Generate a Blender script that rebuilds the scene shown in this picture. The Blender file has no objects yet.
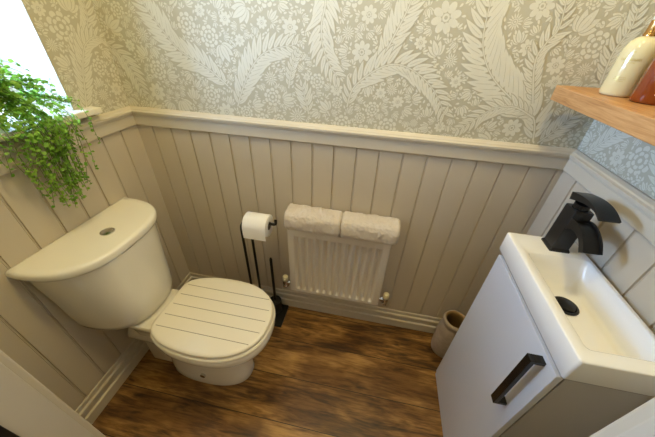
import bpy, bmesh, math, random
from math import sin, cos, pi, sqrt, hypot, atan2
from mathutils import Vector, Matrix, noise

sc = bpy.context.scene
# ------------------------------------------------------------ camera, light, exposure
cam = bpy.data.cameras.new('camera')
cam_o = bpy.data.objects.new('camera', cam)
sc.collection.objects.link(cam_o)
cam.lens = 15.012; cam.sensor_width = 36; cam.clip_start = 0.01
R_, U_, F_ = Vector((0.9812, 0.1886, 0.0394)), Vector((-0.1404, 0.5602, 0.8163)), Vector((-0.1345, 0.8053, -0.5774))
F_.normalize(); R_ = (R_ - F_ * R_.dot(F_)).normalized(); U_ = R_.cross(F_)
M = Matrix(((R_.x, U_.x, -F_.x), (R_.y, U_.y, -F_.y), (R_.z, U_.z, -F_.z))).to_4x4()
M.translation = Vector((1.052, -1.047, 1.441))
cam_o.matrix_world = M
sc.camera = cam_o

sc.view_settings.view_transform = 'Standard'
sc.view_settings.look = 'None'
sc.view_settings.gamma = 1
sc.view_settings.exposure = 0.0
sc.view_settings.use_curve_mapping = False
sc.cycles.use_denoising = True
sc.cycles.max_bounces = 10
sc.cycles.diffuse_bounces = 5
sc.cycles.transparent_max_bounces = 12

wd = bpy.data.worlds.new('daylight'); sc.world = wd; wd.use_nodes = True
wd.node_tree.nodes['Background'].inputs[0].default_value = (0.72, 0.86, 1.0, 1)
wd.node_tree.nodes['Background'].inputs[1].default_value = 1.2

def lamp(name, kind, loc, power, col, target=None, **kw):
    l = bpy.data.lights.new(name, kind); o = bpy.data.objects.new(name, l)
    l.energy = power; l.color = col
    for k, v in kw.items(): setattr(l, k, v)
    o.location = loc
    if target is not None:
        o.rotation_euler = (Vector(target) - Vector(loc)).to_track_quat('-Z', 'Y').to_euler()
    sc.collection.objects.link(o); return o
WARM = (1.0, 0.78, 0.32)
lamp('window_daylight', 'AREA', (-1.80, -0.78, 1.48), 640, (0.42, 0.62, 1.0), (1.7, -0.50, 1.20), shape='RECTANGLE', size=1.5, size_y=1.1)
lamp('ceiling_downlight', 'SPOT', (0.56, -0.56, 2.28), 23, WARM, (0.56, -0.56, 0), shadow_soft_size=0.035, spot_size=math.radians(150), spot_blend=0.6)
lamp('ceiling_downlight', 'SPOT', (1.26, -0.36, 2.28), 25, WARM, (1.26, -0.36, 0), shadow_soft_size=0.035, spot_size=math.radians(150), spot_blend=0.6)
lamp('hall_fill_light', 'POINT', (1.05, -1.7, 2.1), 7, (1.0, 0.87, 0.70), shadow_soft_size=0.12)  # added dim warm fill from the unseen hall, no lamp known there

# ------------------------------------------------------------ sizes of the room
W, D, H = 1.729, 0.92, 2.32       # inner width, depth, height
RB, RT = 1.055, 1.129             # dado rail bottom and top
WY0, WY1, WZ0, WZ1 = -0.70, -0.235, 1.165, 2.06   # window opening in the left wall

# ------------------------------------------------------------ materials
def mat(name, col, rough=0.5, metal=0.0, spec=None, coat=0.0, bump=None, var=None):
    m = bpy.data.materials.new(name); m.use_nodes = True
    nt = m.node_tree; b = nt.nodes['Principled BSDF']
    b.inputs['Base Color'].default_value = (*col, 1)
    b.inputs['Roughness'].default_value = rough
    b.inputs['Metallic'].default_value = metal
    if spec is not None: b.inputs['Specular IOR Level'].default_value = spec
    if coat: b.inputs['Coat Weight'].default_value = coat; b.inputs['Coat Roughness'].default_value = 0.08
    tc = nt.nodes.new('ShaderNodeTexCoord')
    n = nt.nodes.new('ShaderNodeTexNoise')
    nt.links.new(tc.outputs['Object'], n.inputs['Vector'])
    sc_, amt = var if var else (9.0, 0.04)
    n.inputs['Scale'].default_value = sc_; n.inputs['Detail'].default_value = 4
    mx = nt.nodes.new('ShaderNodeMix'); mx.data_type = 'RGBA'
    mx.inputs['A'].default_value = (*[c * (1 - amt) for c in col], 1)
    mx.inputs['B'].default_value = (*[min(1, c * (1 + amt)) for c in col], 1)
    nt.links.new(n.outputs['Fac'], mx.inputs['Factor']); nt.links.new(mx.outputs['Result'], b.inputs['Base Color'])
    if bump:
        s2, st = bump
        n2 = nt.nodes.new('ShaderNodeTexNoise'); n2.inputs['Scale'].default_value = s2; n2.inputs['Detail'].default_value = 5
        nt.links.new(tc.outputs['Object'], n2.inputs['Vector'])
        bp = nt.nodes.new('ShaderNodeBump'); bp.inputs['Strength'].default_value = st; bp.inputs['Distance'].default_value = 0.002
        nt.links.new(n2.outputs['Fac'], bp.inputs['Height']); nt.links.new(bp.outputs['Normal'], b.inputs['Normal'])
    return m
def srgb(r, g, b):
    return tuple(((c / 255) / 12.92 if c / 255 <= 0.04045 else ((c / 255 + 0.055) / 1.055) ** 2.4) for c in (r, g, b))

m_paper = mat('wallpaper_ground', srgb(182, 175, 150), 0.7, var=(40, 0.02))
m_leafp = mat('wallpaper_print', srgb(209, 204, 183), 0.6, var=(60, 0.02))
m_panel = mat('painted_panel', srgb(196, 184, 163), 0.42, bump=(60, 0.05), var=(5, 0.03))
m_rail = mat('painted_trim', srgb(200, 190, 170), 0.35, var=(5, 0.03))
m_ceil = mat('ceiling_paint', srgb(238, 236, 230), 0.8)
m_lining = mat('door_lining_paint', srgb(200, 192, 176), 0.45)
m_white = mat('white_ceramic', srgb(238, 233, 218), 0.12, coat=0.4, var=(3, 0.01))
m_basin = mat('basin_ceramic', srgb(244, 243, 240), 0.10, coat=0.5, var=(3, 0.01))
m_seat = mat('painted_seat', srgb(236, 229, 210), 0.28, coat=0.2, bump=(30, 0.05), var=(8, 0.02))
m_groove = mat('seat_groove', srgb(140, 128, 104), 0.7)
m_chrome = mat('chrome', (0.72, 0.72, 0.72), 0.12, 1.0)
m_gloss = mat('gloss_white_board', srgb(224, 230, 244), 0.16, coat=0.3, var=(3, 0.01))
m_side_shaded = mat('cabinet_side_shaded', srgb(190, 186, 182), 0.25, var=(3, 0.02))  # white cabinet with the shade on its side put into the grey
m_dark = mat('dark_gap', srgb(40, 36, 32), 0.8)
m_black = mat('matt_black_metal', srgb(30, 29, 28), 0.36, 0.3, bump=(300, 0.05))
m_blackg = mat('satin_black_metal', srgb(46, 44, 42), 0.22, 0.6)
m_rad = mat('radiator_enamel', srgb(216, 208, 195), 0.3, coat=0.2, var=(4, 0.02))
m_brass = mat('brass', (0.65, 0.5, 0.25), 0.3, 1.0)
m_cap = mat('ivory_plastic', srgb(232, 224, 190), 0.35)
m_roll = mat('tissue_paper', srgb(240, 238, 234), 0.9, bump=(120, 0.3))
m_card = mat('cardboard_core', srgb(110, 98, 84), 0.9)
m_upvc = mat('window_frame_plastic', srgb(240, 242, 244), 0.25)
m_sill = mat('sill_paint', srgb(226, 218, 198), 0.35)
m_cream = mat('cream_bottle_plastic', srgb(208, 194, 146), 0.16, coat=0.5, var=(3, 0.02))
m_gold = mat('gold_print', (0.55, 0.40, 0.12), 0.3, 0.8)
m_copper = mat('copper_collar', (0.62, 0.35, 0.12), 0.22, 1.0)
m_amber = mat('amber_plastic', srgb(120, 50, 10), 0.10, coat=0.6, var=(6, 0.15))
m_label = mat('cream_label', srgb(222, 205, 165), 0.4)
m_stem = mat('plant_stem', srgb(96, 118, 50), 0.6)
m_pot = mat('grey_pot', srgb(150, 150, 140), 0.6)
m_soil = mat('potting_soil', srgb(52, 40, 30), 0.9)

def towel_material():
    m = mat('towel_terry', srgb(212, 200, 184), 0.95, bump=(420, 1.0), var=(90, 0.10))
    b = m.node_tree.nodes['Principled BSDF']
    b.inputs['Sheen Weight'].default_value = 0.4
    return m
m_towel = towel_material()

def leaf_material():
    m = bpy.data.materials.new('leaf_green'); m.use_nodes = True; nt = m.node_tree
    b = nt.nodes['Principled BSDF']; b.inputs['Roughness'].default_value = 0.42
    g = nt.nodes.new('ShaderNodeTexNoise'); g.inputs['Scale'].default_value = 28; g.inputs['Detail'].default_value = 2
    tc = nt.nodes.new('ShaderNodeTexCoord'); nt.links.new(tc.outputs['Object'], g.inputs['Vector'])
    r = nt.nodes.new('ShaderNodeValToRGB')
    r.color_ramp.elements[0].position = 0.3; r.color_ramp.elements[0].color = (*srgb(100, 156, 46), 1)
    r.color_ramp.elements[1].position = 0.7; r.color_ramp.elements[1].color = (*srgb(168, 208, 88), 1)
    nt.links.new(g.outputs['Fac'], r.inputs[0]); nt.links.new(r.outputs[0], b.inputs['Base Color'])
    t = nt.nodes.new('ShaderNodeBsdfTranslucent'); nt.links.new(r.outputs[0], t.inputs[0])
    mx = nt.nodes.new('ShaderNodeMixShader'); mx.inputs[0].default_value = 0.42
    nt.links.new(b.outputs[0], mx.inputs[1]); nt.links.new(t.outputs[0], mx.inputs[2])
    nt.links.new(mx.outputs[0], nt.nodes['Material Output'].inputs['Surface'])
    return m
m_leaf = leaf_material()

def glass_material():
    m = bpy.data.materials.new('obscured_glass'); m.use_nodes = True; nt = m.node_tree
    nt.nodes.remove(nt.nodes['Principled BSDF'])
    tr = nt.nodes.new('ShaderNodeBsdfTransparent'); tr.inputs[0].default_value = (0.95, 0.98, 1, 1)
    tl = nt.nodes.new('ShaderNodeBsdfTranslucent'); tl.inputs[0].default_value = (0.9, 0.95, 1, 1)
    gl = nt.nodes.new('ShaderNodeBsdfGlossy'); gl.inputs['Roughness'].default_value = 0.1
    a = nt.nodes.new('ShaderNodeMixShader'); a.inputs[0].default_value = 0.25
    b = nt.nodes.new('ShaderNodeMixShader'); b.inputs[0].default_value = 0.04
    nt.links.new(tr.outputs[0], a.inputs[1]); nt.links.new(tl.outputs[0], a.inputs[2])
    nt.links.new(a.outputs[0], b.inputs[1]); nt.links.new(gl.outputs[0], b.inputs[2])
    nt.links.new(b.outputs[0], nt.nodes['Material Output'].inputs['Surface'])
    return m
m_glass = glass_material()

def wood(name, ramp, stretch, scale, rough, planks=None, knots=False, axis=0):
    """stretched-noise wood grain along one object axis; optional planks of given length and width"""
    m = bpy.data.materials.new(name); m.use_nodes = True; nt = m.node_tree; N = nt.nodes.new; L = nt.links.new
    b = nt.nodes['Principled BSDF']; b.inputs['Roughness'].default_value = rough
    tc = N('ShaderNodeTexCoord'); vec = tc.outputs['Object']
    mp = N('ShaderNodeMapping'); mp.inputs['Scale'].default_value = stretch
    if planks:
        pl, pw, oy = planks
        m0 = N('ShaderNodeMapping'); m0.inputs['Location'].default_value = (0.31, oy, 0)
        L(vec, m0.inputs[0])
        br = N('ShaderNodeTexBrick'); L(m0.outputs[0], br.inputs['Vector'])
        br.inputs['Scale'].default_value = 1.0; br.inputs['Brick Width'].default_value = pl; br.inputs['Row Height'].default_value = pw
        br.inputs['Mortar Size'].default_value = 0.0017; br.inputs['Mortar Smooth'].default_value = 0.2; br.offset = 0.37
        br.inputs['Color1'].default_value = (0, 0, 0, 1); br.inputs['Color2'].default_value = (1, 1, 1, 1); br.inputs['Mortar'].default_value = (0.5, 0.5, 0.5, 1)
        vm = N('ShaderNodeVectorMath'); vm.operation = 'MULTIPLY_ADD'
        L(br.outputs['Color'], vm.inputs[0]); vm.inputs[1].default_value = (3.1, 1.7, 5.3); L(vec, vm.inputs[2])
        vec = vm.outputs[0]
    L(vec, mp.inputs[0])
    n1 = N('ShaderNodeTexNoise'); n1.inputs['Scale'].default_value = scale; n1.inputs['Detail'].default_value = 7; n1.inputs['Roughness'].default_value = 0.62
    n1.inputs['Distortion'].default_value = 0.9
    L(mp.outputs[0], n1.inputs['Vector'])
    n2 = N('ShaderNodeTexNoise'); n2.inputs['Scale'].default_value = scale * 5; n2.inputs['Detail'].default_value = 4
    L(mp.outputs[0], n2.inputs['Vector'])
    ad = N('ShaderNodeMath'); ad.operation = 'MULTIPLY_ADD'; ad.inputs[1].default_value = 0.34; L(n2.outputs['Fac'], ad.inputs[0]); L(n1.outputs['Fac'], ad.inputs[2])
    fac = ad.outputs[0]
    if planks:   # each plank a little lighter or darker
        a2 = N('ShaderNodeMath'); a2.operation = 'MULTIPLY_ADD'; a2.inputs[1].default_value = 0.10; L(br.outputs['Color'], a2.inputs[0]); L(fac, a2.inputs[2]); fac = a2.outputs[0]
    r = N('ShaderNodeValToRGB'); e = r.color_ramp.elements
    e[0].position, e[0].color = ramp[0][0], (*ramp[0][1], 1); e[1].position, e[1].color = ramp[-1][0], (*ramp[-1][1], 1)
    for p, c in ramp[1:-1]:
        q = e.new(p); q.color = (*c, 1)
    L(fac, r.inputs[0]); col = r.outputs[0]
    if knots:
        mk = N('ShaderNodeMapping'); mk.inputs['Scale'].default_value = (4.5, 10.5, 1); L(vec, mk.inputs[0])
        nd = N('ShaderNodeTexNoise'); nd.inputs['Scale'].default_value = 3; L(mk.outputs[0], nd.inputs['Vector'])
        va = N('ShaderNodeVectorMath'); va.operation = 'MULTIPLY_ADD'; L(nd.outputs['Color'], va.inputs[0]); va.inputs[1].default_value = (0.6, 0.6, 0.6); L(mk.outputs[0], va.inputs[2])
        vo = N('ShaderNodeTexVoronoi'); vo.inputs['Scale'].default_value = 1.0; L(va.outputs[0], vo.inputs['Vector'])
        kr = N('ShaderNodeValToRGB'); ke = kr.color_ramp.elements
        ke[0].position, ke[0].color = 0.04, (0.16, 0.13, 0.10, 1); ke[1].position, ke[1].color = 0.20, (1, 1, 1, 1)
        L(vo.outputs['Distance'], kr.inputs[0])
        mu = N('ShaderNodeMix'); mu.data_type = 'RGBA'; mu.blend_type = 'MULTIPLY'; mu.inputs['Factor'].default_value = 0.85
        L(col, mu.inputs['A']); L(kr.outputs[0], mu.inputs['B']); col = mu.outputs['Result']
        nb = N('ShaderNodeTexNoise'); nb.inputs['Scale'].default_value = 6; nb.inputs['Detail'].default_value = 3; L(mp.outputs[0], nb.inputs['Vector'])
        mb = N('ShaderNodeMapping'); mb.inputs['Scale'].default_value = (2.2, 5, 1); L(vec, mb.inputs[0]); L(mb.outputs[0], nb.inputs['Vector']); nb.inputs['Scale'].default_value = 1.8
        rb = N('ShaderNodeValToRGB'); re = rb.color_ramp.elements; re[0].position, re[0].color = 0.38, (0.42, 0.36, 0.30, 1); re[1].position, re[1].color = 0.60, (1, 1, 1, 1)
        L(nb.outputs['Fac'], rb.inputs[0])
        m2 = N('ShaderNodeMix'); m2.data_type = 'RGBA'; m2.blend_type = 'MULTIPLY'; m2.inputs['Factor'].default_value = 1.0
        L(col, m2.inputs['A']); L(rb.outputs[0], m2.inputs['B']); col = m2.outputs['Result']
    if planks:
        m3 = N('ShaderNodeMix'); m3.data_type = 'RGBA'; L(br.outputs['Fac'], m3.inputs['Factor']); L(col, m3.inputs['A']); m3.inputs['B'].default_value = (0.02, 0.010, 0.004, 1); col = m3.outputs['Result']
    L(col, b.inputs['Base Color'])
    bp = N('ShaderNodeBump'); bp.inputs['Strength'].default_value = 0.25; bp.inputs['Distance'].default_value = 0.001
    L(fac, bp.inputs['Height']); L(bp.outputs[0], b.inputs['Normal'])
    return m
m_floor = wood('floor_laminate', [(0.45, srgb(50, 34, 18)), (0.60, srgb(108, 76, 37)), (0.72, srgb(150, 108, 54)), (0.90, srgb(194, 150, 86))], (1.3, 10, 1), 3.0, 0.34, planks=(4.0, 0.19, 0.05), knots=True)
m_oak = wood('oak_shelf_board', [(0.40, srgb(138, 92, 50)), (0.60, srgb(172, 124, 74)), (0.85, srgb(192, 146, 94))], (60, 4, 60), 1.6, 0.4)

def stone_material():
    m = mat('stoneware', srgb(172, 154, 132), 0.5, bump=(50, 0.6), var=(26, 0.38))
    return m
m_stone = stone_material()
m_stone_in = mat('stoneware_glaze_inside', srgb(150, 118, 70), 0.3, var=(20, 0.2))

# ------------------------------------------------------------ mesh helpers
def link(name, verts, faces, m, parent=None, smooth=False, mats=None, fmat=None, bevel=None, subsurf=0, angle=35, loc=None):
    me = bpy.data.meshes.new(name); me.from_pydata([tuple(v) for v in verts], [], faces)
    for mm in (mats or [m]): me.materials.append(mm)
    if fmat:
        me.polygons.foreach_set('material_index', fmat)
    bm = bmesh.new(); bm.from_mesh(me)
    if not mats or len(mats) < 2 or fmat is None or len(faces) < 5000:
        bmesh.ops.recalc_face_normals(bm, faces=bm.faces[:])
    bm.to_mesh(me); bm.free()
    o = bpy.data.objects.new(name, me); sc.collection.objects.link(o)
    if parent: o.parent = parent
    if smooth:
        me.polygons.foreach_set('use_smooth', [True] * len(me.polygons))
        if hasattr(me, 'set_sharp_from_angle'): me.set_sharp_from_angle(angle=math.radians(angle))
    if bevel:
        b = o.modifiers.new('bevel', 'BEVEL'); b.width = bevel[0]; b.segments = bevel[1]; b.limit_method = 'ANGLE'; b.angle_limit = math.radians(30)
    if subsurf:
        s = o.modifiers.new('subsurf', 'SUBSURF'); s.levels = subsurf; s.render_levels = subsurf
    return o
class MB:
    def __init__(s): s.v = []; s.f = []; s.m = []
    def add(s, v, f, mi=0):
        k = len(s.v); s.v += [tuple(p) for p in v]; s.f += [tuple(i + k for i in q) for q in f]; s.m += [mi] * len(f)
    def box(s, x0, x1, y0, y1, z0, z1, mi=0):
        s.add([(x0, y0, z0), (x1, y0, z0), (x1, y1, z0), (x0, y1, z0), (x0, y0, z1), (x1, y0, z1), (x1, y1, z1), (x0, y1, z1)],
              [(0, 3, 2, 1), (4, 5, 6, 7), (0, 1, 5, 4), (1, 2, 6, 5), (2, 3, 7, 6), (3, 0, 4, 7)], mi)
    def loft(s, rings, cap0=True, cap1=True, mi=0, closed=True):
        n = len(rings[0]); v = [p for r in rings for p in r]; f = []
        for i in range(len(rings) - 1):
            for j in range(n if closed else n - 1):
                k = (j + 1) % n; f.append((i * n + j, i * n + k, (i + 1) * n + k, (i + 1) * n + j))
        if cap0: f.append(tuple(range(n - 1, -1, -1)))
        if cap1: f.append(tuple(range((len(rings) - 1) * n, len(rings) * n)))
        s.add(v, f, mi)
    def tube(s, path, r, n=12, mi=0, cap=True):
        P = [Vector(p) for p in path]; rings = []; up = None
        for i, p in enumerate(P):
            t = (P[min(i + 1, len(P) - 1)] - P[max(i - 1, 0)]).normalized()
            if up is None: up = Vector((0, 0, 1)) if abs(t.z) < 0.9 else Vector((1, 0, 0))
            a = (up - t * up.dot(t)).normalized(); b = t.cross(a); up = a
            rr = r[i] if isinstance(r, (list, tuple)) else r
            rings.append([p + a * rr * cos(2 * pi * k / n) + b * rr * sin(2 * pi * k / n) for k in range(n)])
        s.loft(rings, cap, cap, mi)
    def lathe(s, prof, c, n=40, mi=0, cap0=False, cap1=False):
        s.loft([[(c[0] + r * cos(2 * pi * k / n), c[1] + r * sin(2 * pi * k / n), c[2] + z) for k in range(n)] for r, z in prof], cap0, cap1, mi)
    def obj(s, name, m, parent=None, **kw):
        return link(name, s.v, s.f, m, parent, fmat=s.m if kw.get('mats') else None, **kw)
def thing(name, label, cat, loc=(0, 0, 0), group=None):
    o = bpy.data.objects.new(name, None); sc.collection.objects.link(o); o.location = loc
    o.empty_display_size = 0.05
    o['label'] = label; o['category'] = cat
    if group: o['group'] = group
    return o
def at_world(child, parent):   # parts are built in room coordinates
    pass
def parts(root):               # keep children where they were built
    mi = Matrix.Translation(-Vector(root.location))
    for c in root.children:
        c.data.transform(mi)
        for g in c.children: g.data.transform(mi)
def struct(o, label=None, cat='structure'):
    o['kind'] = 'structure'
    if label: o['label'] = label; o['category'] = cat
    return o
def catmull(P, n=8, closed=False):
    out = []; N = len(P); rng = range(N if closed else N - 1)
    for i in rng:
        p0, p1, p2, p3 = (P[(i - 1) % N], P[i], P[(i + 1) % N], P[(i + 2) % N]) if closed else (P[max(i - 1, 0)], P[i], P[i + 1], P[min(i + 2, N - 1)])
        for k in range(n):
            t = k / n
            out.append(tuple(0.5 * ((2 * b) + (-a + c) * t + (2 * a - 5 * b + 4 * c - d) * t * t + (-a + 3 * b - 3 * c + d) * t ** 3) for a, b, c, d in zip(p0, p1, p2, p3)))
    if not closed: out.append(tuple(P[-1]))
    return out
def mapper(side):
    """(u, depth into the room, z) -> room coordinates; u runs along the wall"""
    if side == 'back': return lambda u, d, z: (u, -d, z)
    if side == 'left': return lambda u, d, z: (d, -u, z)
    if side == 'right': return lambda u, d, z: (W - d, -u, z)
    if side == 'front': return lambda u, d, z: (u, -D + d, z)
def sweep(name, side, u0, u1, prof, m, mitre0=True, mitre1=True, parent=None, bevel=None):
    f = mapper(side); mb = MB()
    r0 = [f(u0 + (d if mitre0 else 0), d, z) for d, z in prof]; r1 = [f(u1 - (d if mitre1 else 0), d, z) for d, z in prof]
    mb.loft([r0, r1]); return mb.obj(name, m, parent, bevel=bevel)

# ------------------------------------------------------------ wallpaper print
class Print:
    """leaf and flower shapes of the printed paper, drawn on the wall's own surface"""
    CELL = 0.004
    def __init__(s, side, u0, u1, z0, z1, hole=None):
        s.f = mapper(side); s.mb = MB(); s.b = (u0, u1, z0, z1); s.occ = set(); s.hole = hole; s.layer = 0
    def free(s, u, z, r):
        u0, u1, z0, z1 = s.b
        if s.hole and s.hole[0] - r < u < s.hole[1] + r and s.hole[2] - r < z < s.hole[3] + r: return False
        c = s.CELL; k = int(r / c)
        cu, cz = int(u / c), int(z / c)
        for i in range(-k, k + 1, 1):
            for j in range(-k, k + 1, 1):
                if i * i + j * j <= k * k and (cu + i, cz + j) in s.occ: return False
        return True
    def mark(s, pts):
        c = s.CELL
        us = [p[0] for p in pts]; zs = [p[1] for p in pts]; n = len(pts)
        for i in range(int(min(us) / c) - 1, int(max(us) / c) + 2):
            for j in range(int(min(zs) / c) - 1, int(max(zs) / c) + 2):
                x, y = (i + .5) * c, (j + .5) * c; ins = False
                for a in range(n):
                    x1, y1 = pts[a]; x2, y2 = pts[a - 1]
                    if (y1 > y) != (y2 > y) and x < (x2 - x1) * (y - y1) / (y2 - y1) + x1: ins = not ins
                if ins: s.occ.add((i, j))
    def poly(s, pts, mi, d, mark=False):
        u0, u1, z0, z1 = s.b
        for ax, lim, sg in ((0, u0, 1), (0, u1, -1), (1, z0, 1), (1, z1, -1)):
            out = []
            for i in range(len(pts)):
                a, b = pts[i - 1], pts[i]; ia = (a[ax] - lim) * sg >= 0; ib = (b[ax] - lim) * sg >= 0
                if ia != ib:
                    t = (lim - a[ax]) / (b[ax] - a[ax]); out.append((a[0] + t * (b[0] - a[0]), a[1] + t * (b[1] - a[1])))
                if ib: out.append(b)
            pts = out
            if len(pts) < 3: return
        if s.hole:
            h = s.hole
            if all(h[0] < p[0] < h[1] and h[2] < p[1] < h[3] for p in pts): return
            if any(h[0] < p[0] < h[1] and h[2] < p[1] < h[3] for p in pts): return
        s.mb.add([s.f(p[0], d, p[1]) for p in pts], [tuple(range(len(pts)))], mi)
        if mark: s.mark(pts)
    def leaf(s, u, z, ang, L, w, vein=True, halo=True, d=0.0003, bend=0.0):
        def shape(L, w, off=0.0):
            left, right = [], []
            for k in range(8):
                t = k / 7; wd = w * sin(pi * t ** 0.75) ** 0.8 if 0 < t < 1 else 0
                a = ang + bend * t; x = u + cos(ang + bend * t * .5) * (t * L + off); y = z + sin(ang + bend * t * .5) * (t * L + off)
                left.append((x - sin(a) * wd, y + cos(a) * wd)); right.append((x + sin(a) * wd, y - cos(a) * wd))
            return left + right[-2:0:-1]
        if halo: s.poly(shape(L * 1.06 + .002, w + 0.0022, -.001), 0, d)
        s.poly(shape(L, w), 1, d + 0.000003, True)
        if vein and L > 0.016:
            a = ang + bend * .4
            vw = 0.0005; L0, L1 = .18 * L, .8 * L
            p = [(u + cos(ang + bend * .5 * q / L) * q, z + sin(ang + bend * .5 * q / L) * q) for q in (L0, (L0 + L1) / 2, L1)]
            s.poly([(p[0][0] - sin(a) * vw, p[0][1] + cos(a) * vw), (p[1][0] - sin(a) * vw, p[1][1] + cos(a) * vw), p[2], (p[1][0] + sin(a) * vw, p[1][1] - cos(a) * vw), (p[0][0] + sin(a) * vw, p[0][1] - cos(a) * vw)], 0, d + 0.000006)
    def frond(s, spine, la, lb, rnd):
        s.layer = (s.layer + 1) % 14; base = 0.0004 + s.layer * 0.00008
        P = catmull(spine, 14); acc = 0; nxt = 0.012; tot = sum(hypot(P[i + 1][0] - P[i][0], P[i + 1][1] - P[i][1]) for i in range(len(P) - 1))
        items = []
        for i in range(len(P) - 1):
            dx, dy = P[i + 1][0] - P[i][0], P[i + 1][1] - P[i][1]; l = hypot(dx, dy); a = atan2(dy, dx)
            while acc + l >= nxt:
                t = (nxt - acc) / l; x, y = P[i][0] + dx * t, P[i][1] + dy * t; q = nxt / tot
                k = min(1, 0.6 + 1.6 * q) * (1 - 0.45 * max(0, q - .55) / .45)
                items.append((x, y, a, k)); nxt += 0.0125 + .18 * (la + lb) * .5
            acc += l
        for n, (x, y, a, k) in enumerate(items[::-1]):
            for sgn, ln in ((1, la), (-1, lb)):
                aa = a + sgn * (0.80 + rnd.uniform(-.06, .06))
                s.leaf(x, y, aa, ln * k * 1.55, max(0.0048, ln * k * 0.185), d=base + n * 1.5e-6, bend=-sgn * 0.30)
        x, y = P[-1]; s.leaf(x, y, a, (la + lb) * .35, la * .12, d=base + .00006)
        # central rib
        L_, R2 = [], []
        for i in range(0, len(P) - 1, 3):
            dx, dy = P[i + 1][0] - P[i][0], P[i + 1][1] - P[i][1]; l = hypot(dx, dy) or 1; w = 0.0024 * (1 - .6 * i / len(P))
            L_.append((P[i][0] - dy / l * w, P[i][1] + dx / l * w)); R2.append((P[i][0] + dy / l * w, P[i][1] - dx / l * w))
        for i in range(len(L_) - 1):
            g = 1.7
            a1, a2, b1, b2 = L_[i], L_[i + 1], R2[i], R2[i + 1]
            def ex(p, q): m = ((p[0] + q[0]) / 2, (p[1] + q[1]) / 2); return (m[0] + (p[0] - m[0]) * g, m[1] + (p[1] - m[1]) * g)
            s.poly([ex(a1, b1), ex(a2, b2), ex(b2, a2), ex(b1, a1)], 0, base + .000064)
            s.poly([a1, a2, b2, b1], 1, base + .000068, True)
    def flower(s, u, z, r, kind, rnd):
        d = 0.0002; a0 = rnd.uniform(0, 6)
        circ = lambda cr, n=14, sc2=0: [(u + cr * (1 + sc2 * cos(n / 2 * t * 2 * pi / n * 2)) * cos(2 * pi * t / n + a0), z + cr * (1 + sc2 * cos(n / 2 * t * 2 * pi / n * 2)) * sin(2 * pi * t / n + a0)) for t in range(n)]
        s.poly(circ(r * 1.04, 20), 0, d)
        if kind == 'rose':
            for ring, (ro, ri, n) in enumerate(((1.0, .60, 9), (.60, .30, 7), (.27, 0, 1))):
                if ring: s.poly(circ(r * (ro + .09), 16), 0, d + .000002 + ring * .00002)
                for k in range(n):
                    t = a0 + ring * .4 + 2 * pi * k / n; rm = (ro + ri) / 2; L2 = (ro - ri) / 2 * 1.05; w = rm * pi / n * .86 if n > 1 else L2
                    if n == 1: rm = 0; L2 = w = ro * .62
                    cx, cz = u + cos(t) * rm * r, z + sin(t) * rm * r
                    s.poly([(cx + cos(t) * cos(q * pi / 6) * L2 * r - sin(t) * sin(q * pi / 6) * w * r, cz + sin(t) * cos(q * pi / 6) * L2 * r + cos(t) * sin(q * pi / 6) * w * r) for q in range(12)], 1, d + .000012 + ring * .00002)
            s.mark(circ(r, 16))
        elif kind == 'daisy':
            n = 8
            for k in range(n):
                t = a0 + 2 * pi * k / n; w = r * .30
                cx, cz = u + cos(t) * r * .64, z + sin(t) * r * .64
                s.poly([(cx + cos(t) * cos(q * pi / 6) * r * .36 - sin(t) * sin(q * pi / 6) * w * .82, cz + sin(t) * cos(q * pi / 6) * r * .36 + cos(t) * sin(q * pi / 6) * w * .82) for q in range(12)], 1, d + .00008)
            s.poly(circ(r * .25, 12), 1, d + .0001); s.poly(circ(r * .12, 10), 0, d + .00014)
            s.mark(circ(r, 16))
        else:  # star / thistle
            n = 14
            for k in range(n):
                t = a0 + 2 * pi * k / n
                s.leaf(u + cos(t) * r * .35, z + sin(t) * r * .35, t, r * .65, r * .085, vein=False, halo=False, d=d + .00008)
            s.poly(circ(r * .36, 12), 1, d + .0001); s.poly(circ(r * .24, 10), 0, d + .00014); s.poly(circ(r * .14, 10), 1, d + .00018)
            s.mark(circ(r, 16))
    def sprig(s, u, z, r, rnd):
        a = rnd.uniform(0, 2 * pi); n = 3 if r < .012 else 5
        for k in range(n):
            t = a + (k - (n - 1) / 2) * (2.2 / n * 1.1)
            L = 1.75 * r * (1 - .12 * abs(k - (n - 1) / 2))
            s.leaf(u - cos(a) * r * .85, z - sin(a) * r * .85, t, L, max(.0022, r * .33), vein=r > .012, d=.0002 + abs(k - (n - 1) / 2) * -1e-5 + .00005)
    def fill(s, rnd):
        u0, u1, z0, z1 = s.b; A = (u1 - u0) * (z1 - z0)
        for r, n in ((.034, 260), (.026, 500), (.020, 900), (.014, 1700), (.0095, 3000), (.006, 4200)):
            for _ in range(int(n * A * 1.4)):
                u, z = rnd.uniform(u0, u1), rnd.uniform(z0, z1)
                if not s.free(u, z, r * 1.08): continue
                q = rnd.random()
                if r >= .017 and q < .38: s.flower(u, z, r, 'rose' if q < .18 else 'daisy' if q < .30 else 'star', rnd)
                elif r <= .007:
                    if q < .1: s.flower(u, z, r, 'daisy', rnd)
                    else: s.leaf(u - r * cos(q * 40), z - r * sin(q * 40), q * 40, r * 2.1, r * .5, vein=False)
                else: s.sprig(u, z, r, rnd)

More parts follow.
